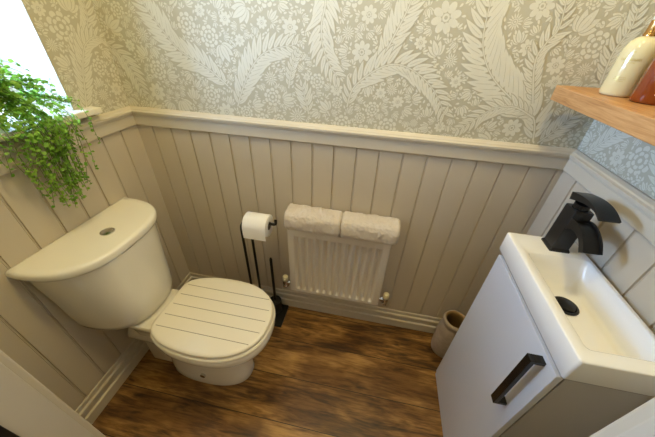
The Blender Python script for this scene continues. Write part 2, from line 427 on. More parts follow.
ARC = [[(0, 0), (.03, .10), (.10, .19), (.20, .24)], [(0, 0), (-.07, .06), (-.15, .13), (-.20, .22), (-.22, .30)], [(0, 0), (.08, .05), (.17, .04), (.25, -.03), (.29, -.11)], [(0, 0), (.01, -.07), (.0, -.14), (.04, -.22)]]
def rest_fronds(pr, u0, u1, z0, z1, rnd, ph=0.0):
    z = z0; row = 0
    while z < z1:
        u = u0 - .1 + (0.28 if row % 2 else 0) + ph
        while u < u1 + .2:
            for k, arc in enumerate(ARC):
                sp = [(u + a, z + b) for a, b in arc]
                if min(p[1] for p in sp) < z0 - .02: continue
                pr.frond(sp, .046, .046, rnd)
            u += .56
        z += .30; row += 1

def wall_with_paper(name, side, u0, u1, z0, z1, fronds, flowers, rest, seed, hole=None, thick=0.10, ph=0.0, ext=(0, 0)):
    rnd = random.Random(seed); pr = Print(side, u0, u1, z0, z1, hole)
    f = pr.f
    rects = [(u0 - ext[0], u1 + ext[1], 0.0, z1)] if not hole else [(u0 - ext[0], u1 + ext[1], 0.0, hole[2]), (u0 - ext[0], u1 + ext[1], hole[3], z1), (u0 - ext[0], hole[0], hole[2], hole[3]), (hole[1], u1 + ext[1], hole[2], hole[3])]
    for a, b, c, d in rects:
        v = [f(x, y, q) for y in (0, -thick) for x, q in ((a, c), (b, c), (b, d), (a, d))]
        pr.mb.add(v, [(0, 1, 2, 3), (7, 6, 5, 4), (0, 4, 5, 1), (1, 5, 6, 2), (2, 6, 7, 3), (3, 7, 4, 0)], 0)
    for sp, a, b in fronds: pr.frond(sp, a, b, rnd)
    for k, (u, z, r) in enumerate(flowers): pr.flower(u, z, r * 1.05, 'rose' if r > .027 and k % 3 != 2 else 'star' if k % 4 == 3 else 'daisy', rnd)
    rest_fronds(pr, u0, u1, rest, z1, rnd, ph)
    pr.fill(rnd)
    return struct(pr.mb.obj(name, m_paper, mats=[m_paper, m_leafp]))

BACKF = [
([(0.471, 1.238), (0.4, 1.293), (0.302, 1.344), (0.238, 1.424), (0.202, 1.486), (0.194, 1.56)], .053, .053),
([(0.499, 1.167), (0.53, 1.234), (0.588, 1.322), (0.648, 1.363), (0.738, 1.382)], .050, .050),
([(0.826, 1.60), (0.84, 1.503), (0.829, 1.443), (0.834, 1.386), (0.86, 1.33), (0.89, 1.295)], .048, .048),
([(0.711, 1.247), (0.725, 1.313), (0.748, 1.362)], .020, .020),
([(0.786, 1.162), (0.775, 1.211), (0.76, 1.257)], .034, .034),
([(1.025, 1.337), (1.062, 1.424), (1.089, 1.487), (1.098, 1.524), (1.1, 1.565)], .046, .042),
([(0.93, 1.20), (0.952, 1.271), (1.047, 1.339), (1.13, 1.334), (1.216, 1.278), (1.273, 1.201)], .046, .046),
([(1.584, 1.140), (1.553, 1.216), (1.473, 1.263), (1.393, 1.319), (1.343, 1.378), (1.32, 1.435), (1.312, 1.516), (1.307, 1.569)], .060, .074),
([(1.553, 1.216), (1.48, 1.245), (1.416, 1.23), (1.368, 1.188), (1.326, 1.151)], .036, .033),
([(1.60, 1.135), (1.643, 1.196), (1.668, 1.239)], .036, .036),
([(1.532, 1.259), (1.489, 1.369), (1.495, 1.418), (1.513, 1.457), (1.502, 1.521), (1.494, 1.562)], .031, .031),
([(-0.014, 1.355), (0.028, 1.333), (0.065, 1.28), (0.089, 1.195)], .042, .042),
([(1.69, 1.326), (1.678, 1.403), (1.688, 1.462), (1.679, 1.516)], .031, .031)]
BACKR = [(0.395, 1.201, 0.033), (0.724, 1.431, 0.026), (0.627, 1.44, 0.018), (0.646, 1.212, 0.031), (0.779, 1.288, 0.013), (0.965, 1.373, 0.031), (0.888, 1.256, 0.022), (0.916, 1.423, 0.02), (1.203, 1.472, 0.04), (0.977, 1.472, 0.024), (1.145, 1.407, 0.018), (1.247, 1.364, 0.02), (1.044, 1.255, 0.018), (1.28, 1.306, 0.018), (1.107, 1.231, 0.02), (1.176, 1.165, 0.015), (1.268, 1.159, 0.018), (1.449, 1.506, 0.031), (1.454, 1.409, 0.022), (1.394, 1.469, 0.02), (1.501, 1.178, 0.029), (1.548, 1.368, 0.024), (1.625, 1.423, 0.033), (1.627, 1.362, 0.018), (0.497, 1.446, 0.02), (0.541, 1.387, 0.018), (0.41, 1.465, 0.018)]
wall_back = wall_with_paper('wall_back', 'back', 0, W, RT - .02, H, BACKF, BACKR, 1.60, 3, ext=(.30, .1))
LEFTF = [([(.195, 1.14), (.15, 1.255), (.12, 1.34), (.06, 1.40), (.035, 1.47), (.05, 1.56)], .040, .036), ([(.15, 1.26), (.10, 1.345), (.04, 1.375), (.0, 1.36)], .036, .036)]
LEFTR = [(.150, 1.405, .040), (.07, 1.282, .028), (.195, 1.20, .020), (.10, 1.19, .022), (.17, 1.50, .028), (.035, 1.20, .024)]
wall_left = wall_with_paper('wall_left', 'left', 0, D + .11, RT - .02, H, LEFTF, LEFTR, 1.62, 5, hole=(-WY1, -WY0, WZ0 - .02, WZ1), thick=0.30, ph=.1)
RIGHTF = [([(.05, 1.13), (.11, 1.21), (.16, 1.26), (.20, 1.33)], .036, .036), ([(.40, 1.13), (.33, 1.19), (.29, 1.27), (.30, 1.36)], .05, .05), ([(.55, 1.13), (.57, 1.25), (.53, 1.36), (.55, 1.48)], .05, .05)]
RIGHTR = [(.075, 1.165, .02), (.24, 1.185, .036), (.17, 1.165, .024), (.45, 1.25, .035)]
wall_right = wall_with_paper('wall_right', 'right', 0, D + .11, RT - .02, H, RIGHTF, RIGHTR, 1.42, 7, ph=.2)

# front wall with the doorway the photograph is taken through
DX0, DX1, DH = 0.484, 1.286, 2.02
mb = MB()
mb.box(-.30, DX0 - .02, -D - .11, -D, 0, H); mb.box(DX1 + .02, W + .1, -D - .11, -D, 0, H); mb.box(DX0 - .02, DX1 + .02, -D - .11, -D, DH + .02, H)
struct(mb.obj('wall_front', m_paper))
mb = MB()
for xa, xb in ((DX0 - .02, DX0), (DX1, DX1 + .02)):
    mb.box(xa, xb, -D - .118, -D + .003, 0, DH)
mb.box(DX0 - .02, DX1 + .02, -D - .118, -D + .003, DH, DH + .02)
lining = struct(mb.obj('trim_7', m_lining, bevel=(.002, 2)))
mb = MB()
mb.box(DX0 - .075, DX0 - .006, -D + .0005, -D + .016, 0, DH + .06); mb.box(DX1 + .006, DX1 + .075, -D + .0005, -D + .016, 0, DH + .06); mb.box(DX0 - .006, DX1 + .006, -D + .0005, -D + .016, DH + .004, DH + .06)
struct(mb.obj('trim_8', m_rail, bevel=(.004, 3)))
# strike plate let into the left lining
t = thing('strike_plate', 'black metal latch plate on the pale door lining, bottom left corner', 'door hardware', (DX0, -.99, .70))
mb = MB(); mb.box(DX0 + .0002, DX0 + .003, -1.025, -.9755, .62, .93); mb.obj('plate', m_black, t, bevel=(.002, 2))
parts(t)

# floor and ceiling, hall beyond the doorway
mb = MB(); mb.box(-.32, 2.1, -2.3, .1, -.03, 0); struct(mb.obj('floor', m_floor))
mb = MB(); mb.box(-.32, 2.1, -2.3, .1, H, H + .03); struct(mb.obj('ceiling', m_ceil))
for nm, bx in (('wall_hall_left', (-.3, -.2, -2.3, -D - .11)), ('wall_hall_right', (2.0, 2.1, -2.3, -D - .11)), ('wall_hall_back', (-.2, 2.0, -2.3, -2.2))):
    mb = MB(); mb.box(*bx, 0, H); struct(mb.obj(nm, m_ceil))
mb = MB(); mb.box(-.2, -.13, -1.13, -D - .11, 0, H); mb.box(W + .1, 2.0, -1.13, -D - .11, 0, H); struct(mb.obj('wall_hall_front', m_ceil))

# ------------------------------------------------------------ tongue-and-groove panelling
def panelling(side, u0, u1, first, parent, n):
    f = mapper(side); prof = [(u0, 0.0008)]; T = 0.006
    prof = []
    gs = [first + i * 0.0900 if side == 'back' else first + i * 0.0915 for i in range(n)]
    prof.append((u0, T))
    for g in gs:
        if g - .009 < u0 or g + .009 > u1: continue
        prof += [(g - .0040, T), (g - .0028, T - .0054), (g + .0004, T - .0054), (g + .0012, T - .001), (g + .0030, T + .0004), (g + .0048, T - .0012), (g + .0060, T)]
    prof.append((u1, T))
    z0, z1 = 0.02, RB + .02
    full = prof + [(u1, .0004), (u0, .0004)]
    mb = MB(); mb.loft([[f(u, d, z0) for u, d in full], [f(u, d, z1) for u, d in full]])
    o = mb.obj('panelling', m_panel, parent); return o
panelling('back', 0.006, W - .006, .083, wall_back, 19)
panelling('left', 0.0, D, .0960, wall_left, 10)
panelling('right', 0.0, D, .0890, wall_right, 10)

RAIL = [(0.0004, RB), (.015, RB), (.017, RB + .003), (.017, RB + .042), (.020, RB + .044), (.021, RB + .050), (.0265, RB + .053), (.027, RB + .061), (.020, RB + .064), (.017, RB + .068), (.010, RB + .072), (.008, RT), (0.0004, RT)]
struct(sweep('trim_1', 'back', 0, W, RAIL, m_rail))
struct(sweep('trim_2', 'left', 0, D, RAIL, m_rail, mitre1=False))
struct(sweep('trim_3', 'right', 0, D, RAIL, m_rail, mitre1=False))
BASE = [(.0062, 0), (.024, 0), (.024, .048), (.0225, .053), (.019, .055), (.0145, .056), (.0145, .084), (.019, .085), (.0215, .089), (.0215, .094), (.019, .098), (.012, .100), (.0105, .106), (.0115, .110), (.0125, .116), (.0115, .122), (.0085, .125), (.0062, .125)]
struct(sweep('baseboard_back', 'back', 0, W, BASE, m_rail))
struct(sweep('baseboard_left', 'left', 0, D, BASE, m_rail, mitre1=False))
struct(sweep('baseboard_right', 'right', 0, D, BASE, m_rail, mitre1=False))

# ------------------------------------------------------------ window in the left wall
mb = MB()
fx0, fx1 = -.285, -.240
mb.box(fx0, fx1, WY0, WY0 + .04, WZ0, WZ1); mb.box(fx0, fx1, WY1 - .04, WY1, WZ0, WZ1); mb.box(fx0, fx1, WY0 + .04, WY1 - .04, WZ0, WZ0 + .045); mb.box(fx0, fx1, WY0 + .04, WY1 - .04, WZ1 - .045, WZ1)
win = struct(mb.obj('window_1', m_upvc, bevel=(.004, 2)))
mb = MB(); mb.box(-.265, -.261, WY0 + .035, WY1 - .035, WZ0 + .04, WZ1 - .04)
o = mb.obj('window_pane', m_glass, win)
# reveal faces carry the same paper
pr = Print('back', -.29, -.0005, WZ0, WZ1)
pr.f = lambda u, d, z: (u, WY1 - d, z)
rn = random.Random(4)
for zz in (1.2, 1.42, 1.64, 1.86): pr.frond([(-.04, zz), (-.09, zz + .08), (-.10, zz + .16), (-.07, zz + .22)], .045, .045, rn)
pr.fill(rn)
pr.mb.add([(-.29, WY1 - .0001, WZ0), (-.0003, WY1 - .0001, WZ0), (-.0003, WY1 - .0001, WZ1), (-.29, WY1 - .0001, WZ1), (-.29, WY1 + .0002, WZ0), (-.0003, WY1 + .0002, WZ0), (-.0003, WY1 + .0002, WZ1), (-.29, WY1 + .0002, WZ1)], [(0, 1, 2, 3), (7, 6, 5, 4), (0, 4, 5, 1), (1, 5, 6, 2), (2, 6, 7, 3), (3, 7, 4, 0)], 0)
pr.mb.obj('window_reveal', m_paper, win, mats=[m_paper, m_leafp])
mb = MB()
mb.box(-.285, .0, WY0, WY1, 1.146, WZ0); mb.box(.0005, .046, WY0 - .065, WY1 + .065, 1.146, WZ0)
sill = struct(mb.obj('trim_4', m_sill, bevel=(.003, 3)))

# ------------------------------------------------------------ toilet
TY = -0.442
toilet = thing('toilet', 'cream close-coupled toilet with plank-style wooden lid, against the left wall', 'toilet', (.40, TY, 0))
half = [(.284, 0.0), (.284, .060), (.286, .102), (.300, .130), (.335, .153), (.385, .170), (.45, .1790), (.52, .1805), (.59, .172), (.645, .152), (.692, .118), (.725, .066), (.735, 0.0)]
def outline(off=0.0, n=5):
    pts = [(x, y) for x, y in half] + [(x, -y) for x, y in half[-2:0:-1]]
    C = catmull(pts, n, True); out = []
    N = len(C)
    for i in range(N):
        dx, dy = C[(i + 1) % N][0] - C[i - 1][0], C[(i + 1) % N][1] - C[i - 1][1]; l = hypot(dx, dy) or 1
        out.append((C[i][0] - dy / l * off, C[i][1] + dx / l * off))
    return out
def oring(off, z, dom=None): return [(x, TY + y, z) for x, y in outline(off)]
# pan: foot, waist, bowl, rim
def sup(xa, xb, hw, z, N, nf=2.3):
    """rounded ring that matches the outline's point order"""
    base = outline(0.0); cx0, a0 = (.284 + .735) / 2, (.735 - .284) / 2; out = []
    cx, a = (xa + xb) / 2, (xb - xa) / 2
    for x, y in base:
        t = atan2(y / .18, (x - cx0) / a0)
        c, s_ = cos(t), sin(t)
        out.append((cx + a * abs(c) ** (2 / nf) * (1 if c > 0 else -1), TY + hw * abs(s_) ** (2 / nf) * (1 if s_ > 0 else -1), z))
    return out
def blend(A, B, t): return [tuple(a * (1 - t) + b * t for a, b in zip(p, q)) for p, q in zip(A, B)]
mb = MB(); N = len(outline())
rim = oring(.004, .404)
rings = [sup(.188, .602, .098, 0.0, N, 2.4), sup(.184, .607, .101, .012, N, 2.4), sup(.187, .602, .098, .05, N, 2.4), sup(.190, .592, .094, .11, N, 2.4), sup(.195, .588, .094, .17, N, 2.4),
         sup(.205, .600, .102, .22, N, 2.4), sup(.22, .625, .120, .265, N, 2.4), blend(sup(.235, .665, .145, .305, N), oring(-.02, .31), .3), blend(sup(.25, .70, .165, .335, N), oring(-.012, .34), .6), oring(-.004, .362), oring(.003, .378), rim, oring(0.0, .411), oring(-.01, .413)]
mb.loft(rings)
mb.obj('pan', m_white, toilet, smooth=True, angle=60)
# flat deck behind the seat that carries the cistern
mb = MB()
def rr(x0, x1, y0, y1, z, r, n=5):
    out = []
    for cx, cy, a0 in ((x1 - r, y1 - r, 0), (x0 + r, y1 - r, 90), (x0 + r, y0 + r, 180), (x1 - r, y0 + r, 270)):
        for k in range(n + 1):
            a = math.radians(a0 + 90 * k / n); out.append((cx + r * cos(a), cy + r * sin(a), z))
    return out
mb.loft([rr(.06, .30, TY - .040, TY + .040, 0, .03), rr(.06, .30, TY - .040, TY + .040, .20, .03), rr(.07, .31, TY - .060, TY + .060, .29, .03), rr(.08, .33, TY - .085, TY + .085, .345, .03), rr(.05, .36, TY - .094, TY + .094, .372, .025), rr(.03, .37, TY - .106, TY + .106, .386, .025), rr(.03, .37, TY - .106, TY + .106, .402, .025), rr(.034, .366, TY - .102, TY + .102, .4068, .023)])
mb.obj('deck', m_white, toilet, smooth=True, angle=45)
mb = MB()   # outlet and soil pipe behind the foot
mb.tube([(.20, TY, .19), (.12, TY, .19), (.022, TY, .19)], [.058, .052, .052], 20); mb.obj('outlet_pipe', m_white, toilet, smooth=True)
# seat ring, lid with planks
mb = MB(); mb.loft([oring(-.002, .4145), oring(.006, .418), oring(.008, .424), oring(.006, .431), oring(0.0, .4345)])
mb.obj('seat', m_seat, toilet, smooth=True, angle=60)
mb = MB()
ls = [oring(-.005, .4360), oring(-.001, .439), oring(.0015, .446), oring(-.001, .4525), oring(-.006, .4555), oring(-.014, .4572)]
mb.loft(ls)
lid = mb.obj('lid', m_seat, toilet, smooth=True, angle=60)
mb = MB()
for gy in (.105, .052, .0, -.052, -.105):   # five fine plank joints
    xs = [x for x, y in outline(-.016) if abs(y - gy) < .02]
    xa, xb = min(xs) + .006, max(xs) - .003
    mb.box(xa, xb, TY + gy - .0011, TY + gy + .0011, .4560, .45745)
mb.obj('plank_joints', m_groove, lid)
for s_ in (-1, 1):
    mb = MB(); mb.tube([(.284, TY + s_ * .072 - .014, .428), (.284, TY + s_ * .072 + .014, .428)], .0095, 14); mb.tube([(.284, TY + s_ * .072, .405), (.284, TY + s_ * .072, .422)], .009, 14)
    mb.obj('hinge', m_chrome, toilet, smooth=True)
for s_ in (-1, 1):
    mb = MB(); mb.tube([(.412, TY + s_ * .095, .082), (.412, TY + s_ * .1045, .082)], .0125, 16); h = mb.obj('fixing_cap', m_chrome, toilet, smooth=True)
# cistern: D-shaped, tapering down
def dring(xb, dep, hw, z, n=3.0, K=40):
    out = []
    for k in range(K + 1):
        t = pi * k / K; c, s_ = cos(t), sin(t)
        out.append((xb + dep * abs(s_) ** (2 / n), TY + .012 + hw * abs(c) ** (2 / n) * (1 if c > 0 else -1), z))
    return out
mb = MB()
mb.loft([dring(.02, .182, .132, .4072, 2.6), dring(.02, .204, .154, .410, 2.6), dring(.02, .216, .168, .421, 2.6), dring(.02, .220, .177, .452, 2.6), dring(.02, .221, .185, .53, 2.6), dring(.02, .219, .192, .61, 2.7), dring(.02, .221, .202, .69, 2.7), dring(.02, .222, .209, .763, 2.7)])
mb.obj('cistern', m_white, toilet, smooth=True, angle=50)
mb = MB()
mb.loft([dring(.008, .230, .221, .7635, 2.8), dring(.004, .241, .230, .767, 2.8), dring(.002, .245, .233, .774, 2.8), dring(.002, .245, .233, .785, 2.8), dring(.004, .242, .230, .792, 2.8), dring(.009, .234, .224, .7965, 2.8), dring(.02, .21, .202, .7975, 2.8), dring(.05, .12, .12, .7985, 2.8)])
cl = mb.obj('cistern_lid', m_white, toilet, smooth=True, angle=60)
mb = MB(); mb.lathe([(.0, .0), (.0235, 0), (.0235, .0035), (.021, .0045), (.0195, .003), (0, .003)], (.142, TY + .014, .7978), 28); fb = mb.obj('flush_button', m_chrome, toilet, smooth=True, angle=40)
mb = MB(); mb.lathe([(0, .0028), (.018, .0028), (.018, .0052), (.0165, .0060), (0, .0062)], (.142, TY + .014, .7978), 24); mb.box(.1415, .1425, TY - .004, TY + .032, .8035, .8043); mb.obj('push_plate', m_chrome, fb, smooth=True, angle=40)
parts(toilet)

# ------------------------------------------------------------ radiator
RX0, RX1, RZ0, RZ1 = .702, 1.184, .235, .664
rad = thing('radiator', 'small fluted white radiator low on the back wall under two folded towels', 'radiator', ((RX0 + RX1) / 2, -.05, 0))
mb = MB()
us = [0.0]; nfl = 12; x0, x1 = RX0 + .030, RX1 - .030; pitch = (x1 - x0) / nfl
cols = [(RX0, .0)]
cols += [(RX0 + .003, 1.0), (x0, 1.0)]
for i in range(nfl):
    a = x0 + i * pitch
    cols += [(a + .08 * pitch, .97), (a + .16 * pitch, .8), (a + .34 * pitch, .2), (a + .42 * pitch, 0.03), (a + .5 * pitch, 0), (a + .58 * pitch, 0.03), (a + .66 * pitch, .2), (a + .84 * pitch, .8), (a + .92 * pitch, .97), (a + pitch, 1.0)]
cols += [(RX1 - .003, 1.0), (RX1, .0)]
rows = [(RZ0, 0), (RZ0 + .003, 1), (RZ0 + .022, 1), (RZ0 + .034, 2), (RZ1 - .050, 2), (RZ1 - .036, 1), (RZ1 - .003, 1), (RZ1, 0)]
v = []; f = []
for z, kind in rows:
    for k, (x, d) in enumerate(cols):
        edge = k in (0, len(cols) - 1)
        if kind == 0 or edge: y = -.080
        elif kind == 1: y = -.0900
        else: y = -.0760 - .0155 * d
        v.append((x, y, z))
n = len(cols)
for i in range(len(rows) - 1):
    for j in range(n - 1): f.append((i * n + j, i * n + j + 1, (i + 1) * n + j + 1, (i + 1) * n + j))
mb.add(v, f)
mb.box(RX0 + .002, RX1 - .002, -.0755, -.070, RZ0 + .004, RZ1 - .004)
mb.obj('front_panel', m_rad, rad, smooth=True, angle=40)
mb = MB(); mb.box(RX0, RX1, -.078, -.040, RZ1 - .006, RZ1 + .001); mb.box(RX0 - .001, RX0 + .001, -.080, -.040, RZ0 + .02, RZ1); mb.box(RX1 - .001, RX1 + .001, -.080, -.040, RZ0 + .02, RZ1)
mb.obj('top_grille', m_rad, rad, bevel=(.001, 1))
mb = MB(); mb.box(RX0 + .01, RX1 - .01, -.048, -.036, RZ0 + .01, RZ1 - .01)
mb.obj('back_panel', m_rad, rad, bevel=(.002, 2))
for bx in (RX0 + .09, RX1 - .09):
    mb = MB(); mb.box(bx - .015, bx + .015, -.037, -.0065, RZ0 + .06, RZ1 - .06); mb.obj('wall_bracket', m_rad, rad)
for sd, x in ((-1, RX0), (1, RX1)):
    mb = MB(); xc = x + sd * .034; zc = RZ0 + .03
    mb.tube([(x - sd * .002, -.062, zc), (x + sd * .018, -.062, zc)], .009, 14)
    mb.tube([(x + sd * .010, -.062, zc), (x + sd * .020, -.062, zc)], .014, 6)
    mb.tube([(xc, -.062, zc - .028), (xc, -.062, zc + .016)], [.016, .0175], 18)
    mb.tube([(x + sd * .018, -.062, zc), (xc, -.062, zc)], .011, 14)
    mb.tube([(xc, -.062, zc - .030), (xc, -.062, zc - .018)], .0185, 6)
    vb = mb.obj('valve', m_chrome, rad, smooth=True, angle=40)
    mb = MB(); mb.lathe([(0, 0), (.0125, 0), (.0155, .006), (.0155, .024), (.0125, .030), (0, .031)], (xc, -.062, zc + .015), 18); mb.obj('valve_cap', m_cap, vb, smooth=True)
    mb = MB(); mb.tube([(xc, -.062, zc - .028), (xc, -.062, zc - .040), (xc, -.056, zc - .048), (xc, -.045, zc - .051), (xc, -.0066, zc - .051)], .0085, 14); mb.obj('pipe', m_chrome, vb, smooth=True, angle=40)
parts(rad)

# ------------------------------------------------------------ towels lying on the radiator
def towel(name, label, x0, x1, seed, tilt):
    t = thing(name, label, 'towel', ((x0 + x1) / 2, -.06, .668), 'folded towels on the radiator')
    K, NX = 84, 70; rings = []; rn = Vector((seed * 3.1, 0, 0))
    for i in range(NX + 1):
        s = i / NX; x = x0 + (x1 - x0) * s
        e = min(s, 1 - s) * NX
        sh = {0: .86, 1: .955, 2: .99}.get(int(e), 1.0)
        ring = []
        for k in range(K):
            a = 2 * pi * k / K; c, q = cos(a), sin(a); nn = 3.0
            y = -.066 + .0575 * sh * abs(c) ** (2 / nn) * (1 if c > 0 else -1)
            z = .7195 + .050 * sh * abs(q) ** (2 / nn) * (1 if q > 0 else -1) + tilt * (s - .5)
            p = Vector((x, y, z)); nz = noise.noise(p * 30 + rn) * .0042 + noise.noise(p * 110 + rn) * .0030 + noise.noise(p * 260 + rn) * .0022
            dr = Vector((0, c, q)); p += dr * nz
            p.z = max(p.z, .6665); p.y = min(p.y, -.0075)
            ring.append(p)
        rings.append(ring)
    mb = MB(); mb.loft(rings)
    body = mb.obj('towel_fold', m_towel, t, smooth=True, angle=180)
    # the lower layer of the fold, lying on the radiator top and just over its front edge
    mb = MB(); rings = []
    for i in range(0):
        s = i / 24; x = x0 - .003 + (x1 - x0 - .010) * s; ring = []
        for k in range(20):
            a = 2 * pi * k / 20; c, q = cos(a), sin(a)
            y = -.108 + .0165 * (abs(c) ** .8) * (1 if c > 0 else -1); z = .6725 + .0068 * (abs(q) ** .8) * (1 if q > 0 else -1)
            p = Vector((x, y, z)); p += Vector((0, c, q)) * noise.noise(p * 120 + rn) * .002
            ring.append(p)
        rings.append(ring)
    if not rings: parts(t); return t
    mb.loft(rings); mb.obj('towel_layer', m_towel, t, smooth=True, angle=180)
    parts(t); return t
towel('folded_towel', 'thick folded cream towel on the radiator, the left of the two, beside the toilet roll', .702, .952, 1, -.002)
towel('folded_towel', 'thick folded cream towel on the radiator, the right of the two, farther from the toilet', .955, 1.203, 2, .002)

# ------------------------------------------------------------ toilet roll stand with brush, roll
st = thing('toilet_roll_stand', 'black metal floor stand with upright rods between toilet and radiator', 'stand', (.575, -.10, 0))
BX0, BX1, BY0, BY1 = .470, .664, -.178, -.026
mb = MB(); mb.loft([rr(BX0, BX1, BY0, BY1, 0.0005, .006), rr(BX0, BX1, BY0, BY1, .007, .006), rr(BX0 + .001, BX1 - .001, BY0 + .001, BY1 - .001, .008, .006)]); mb.obj('base_plate', m_black, st)
RZ = .700; RYc = -.118
for nm, x, top in (('rod', .489, True), ('rod', .505, False)):
    mb = MB()
    if top:
        path = [(x, RYc + .0, .007), (x, RYc, RZ - .055), (x + .003, RYc, RZ - .036), (x + .012, RYc, RZ - .018), (x + .026, RYc, RZ - .005), (x + .045, RYc, RZ), (.655, RYc, RZ), (.661, RYc, RZ + .003), (.663, RYc, RZ + .010), (.663, RYc, RZ + .024)]
        mb.tube(path, .0066, 14); mb.obj('arm', m_black, st, smooth=True)
    else:
        mb.tube([(x, -.060, .007), (x, -.060, .662)], .0068, 14); mb.obj('rod', m_black, st, smooth=True)
parts(st)
br = thing('toilet_brush', 'black toilet brush with upright handle in its round holder on the stand base', 'toilet brush', (.598, -.072, .008))
mb = MB(); mb.lathe([(0, .0), (.034, .0), (.036, .004), (.036, .085), (.034, .088), (.031, .086), (.031, .008), (0, .008)], (.598, -.072, .0083), 28); mb.obj('holder', m_black, br, smooth=True, angle=40)
mb = MB(); mb.tube([(.598, -.072, .06), (.598, -.072, .430), (.598, -.072, .438)], [.0075, .0075, .005], 14); mb.lathe([(.007, 0), (.033, .0), (.033, .004), (.007, .010)], (.598, -.072, .098), 24, cap0=True, cap1=True); mb.obj('handle', m_black, br, smooth=True, angle=40)
parts(br)

rl = thing('toilet_roll', 'white toilet paper roll on the black stand arm', 'toilet roll', (.576, RYc, RZ - .014))
mb = MB(); RR, Rc = .0515, .0195; KX = 40; xa, xb = .522, .632; zc = RZ - .0120
def ringx(x, r): return [(x, RYc + r * cos(2 * pi * k / KX), zc + r * sin(2 * pi * k / KX)) for k in range(KX)]
mb.loft([ringx(xa, Rc + .001), ringx(xa, RR - .003), ringx(xa + .003, RR), ringx(xb - .003, RR), ringx(xb, RR - .003), ringx(xb, Rc + .001)], False, False)
# loose last sheet hanging down at the front
n0 = 8; arc = [(pi + (i / n0) * .0) for i in range(n0)]
sheet = []
for x in (xa + .002, xb - .002):
    for a in [1.9 + .12 * i for i in range(11)]:
        sheet.append((x, RYc + (RR + .0012) * cos(a), zc + (RR + .0012) * sin(a)))
    sheet.append((x, RYc - RR - .0018, zc - .022)); sheet.append((x, RYc - RR - .0005, zc - .050))
k = len(sheet) // 2
mb.add(sheet, [(i, i + 1, k + i + 1, k + i) for i in range(k - 1)])
mb.obj('paper', m_roll, rl, smooth=True, angle=50)
mb = MB(); mb.loft([ringx(xa + .001, Rc), ringx(xb - .001, Rc), ringx(xb - .001, Rc - .0015), ringx(xa + .001, Rc - .0015), ringx(xa + .001, Rc)], False, False); mb.obj('core', m_card, rl, smooth=True, angle=50)
parts(rl)

# ------------------------------------------------------------ vanity unit
VX0, VY0, VY1 = 1.511, -.676, -.246
van = thing('vanity_unit', 'slim white vanity unit with rectangular basin and black door handle against right wall', 'vanity unit', (1.62, -.46, 0))
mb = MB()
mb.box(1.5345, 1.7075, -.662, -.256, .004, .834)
mb.obj('cabinet', m_side_shaded, van, bevel=(.0015, 2))
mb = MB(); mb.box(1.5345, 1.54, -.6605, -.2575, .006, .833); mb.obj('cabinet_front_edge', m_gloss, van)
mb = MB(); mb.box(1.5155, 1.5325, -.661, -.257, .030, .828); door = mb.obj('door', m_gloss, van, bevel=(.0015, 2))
mb = MB(); mb.box(1.519, 1.5345, -.660, -.258, .0005, .026); mb.obj('plinth', m_gloss, van, bevel=(.001, 2))
# bar handle
mb = MB(); hy, hz0, hz1 = -.617, .585, .815
mb.box(1.481, 1.493, hy - .0105, hy + .0105, hz0, hz1); mb.box(1.493, 1.5157, hy - .0105, hy + .0105, hz0, hz0 + .011); mb.box(1.493, 1.5157, hy - .0105, hy + .0105, hz1 - .011, hz1)
mb.obj('handle', m_blackg, door, bevel=(.0008, 2))
# basin with a rectangular bowl
mb = MB()
def q4(x0, x1, y0, y1, z, r): return rr(x0, x1, y0, y1, z, r, 4)
xw = 1.7105
rings = [q4(VX0 + .012, xw, VY0 + .012, VY1 - .012, .8355, .004), q4(VX0 + .003, xw, VY0 + .003, VY1 - .003, .842, .005), q4(VX0, xw, VY0, VY1, .850, .006), q4(VX0, xw, VY0, VY1, .9135, .006), q4(VX0 + .001, xw - .001, VY0 + .001, VY1 - .001, .9160, .006), q4(VX0 + .0035, xw - .003, VY0 + .0035, VY1 - .0035, .9170, .006),
         q4(1.5365, 1.700, -.645, -.337, .9170, .010), q4(1.5395, 1.6975, -.642, -.340, .9145, .011), q4(1.5435, 1.695, -.636, -.347, .895, .014), q4(1.556, 1.688, -.616, -.380, .850, .020), q4(1.566, 1.680, -.604, -.394, .8405, .022), q4(1.58, 1.668, -.585, -.41, .8385, .016)]
mb.loft(rings)
basin = mb.obj('basin', m_basin, van, smooth=True, angle=50)
mb = MB(); dc = (1.622, -.456, .8387)
mb.lathe([(0, 0), (.031, 0), (.032, .002), (.030, .0045), (.026, .005), (.024, .0035)], dc, 28, cap1=False); mb.lathe([(.0, .010), (.012, .0100), (.0215, .0085), (.0225, .0065), (.0215, .005), (0, .005)], dc, 28)
mb.obj('waste', m_blackg, basin, smooth=True, angle=40)
parts(van)

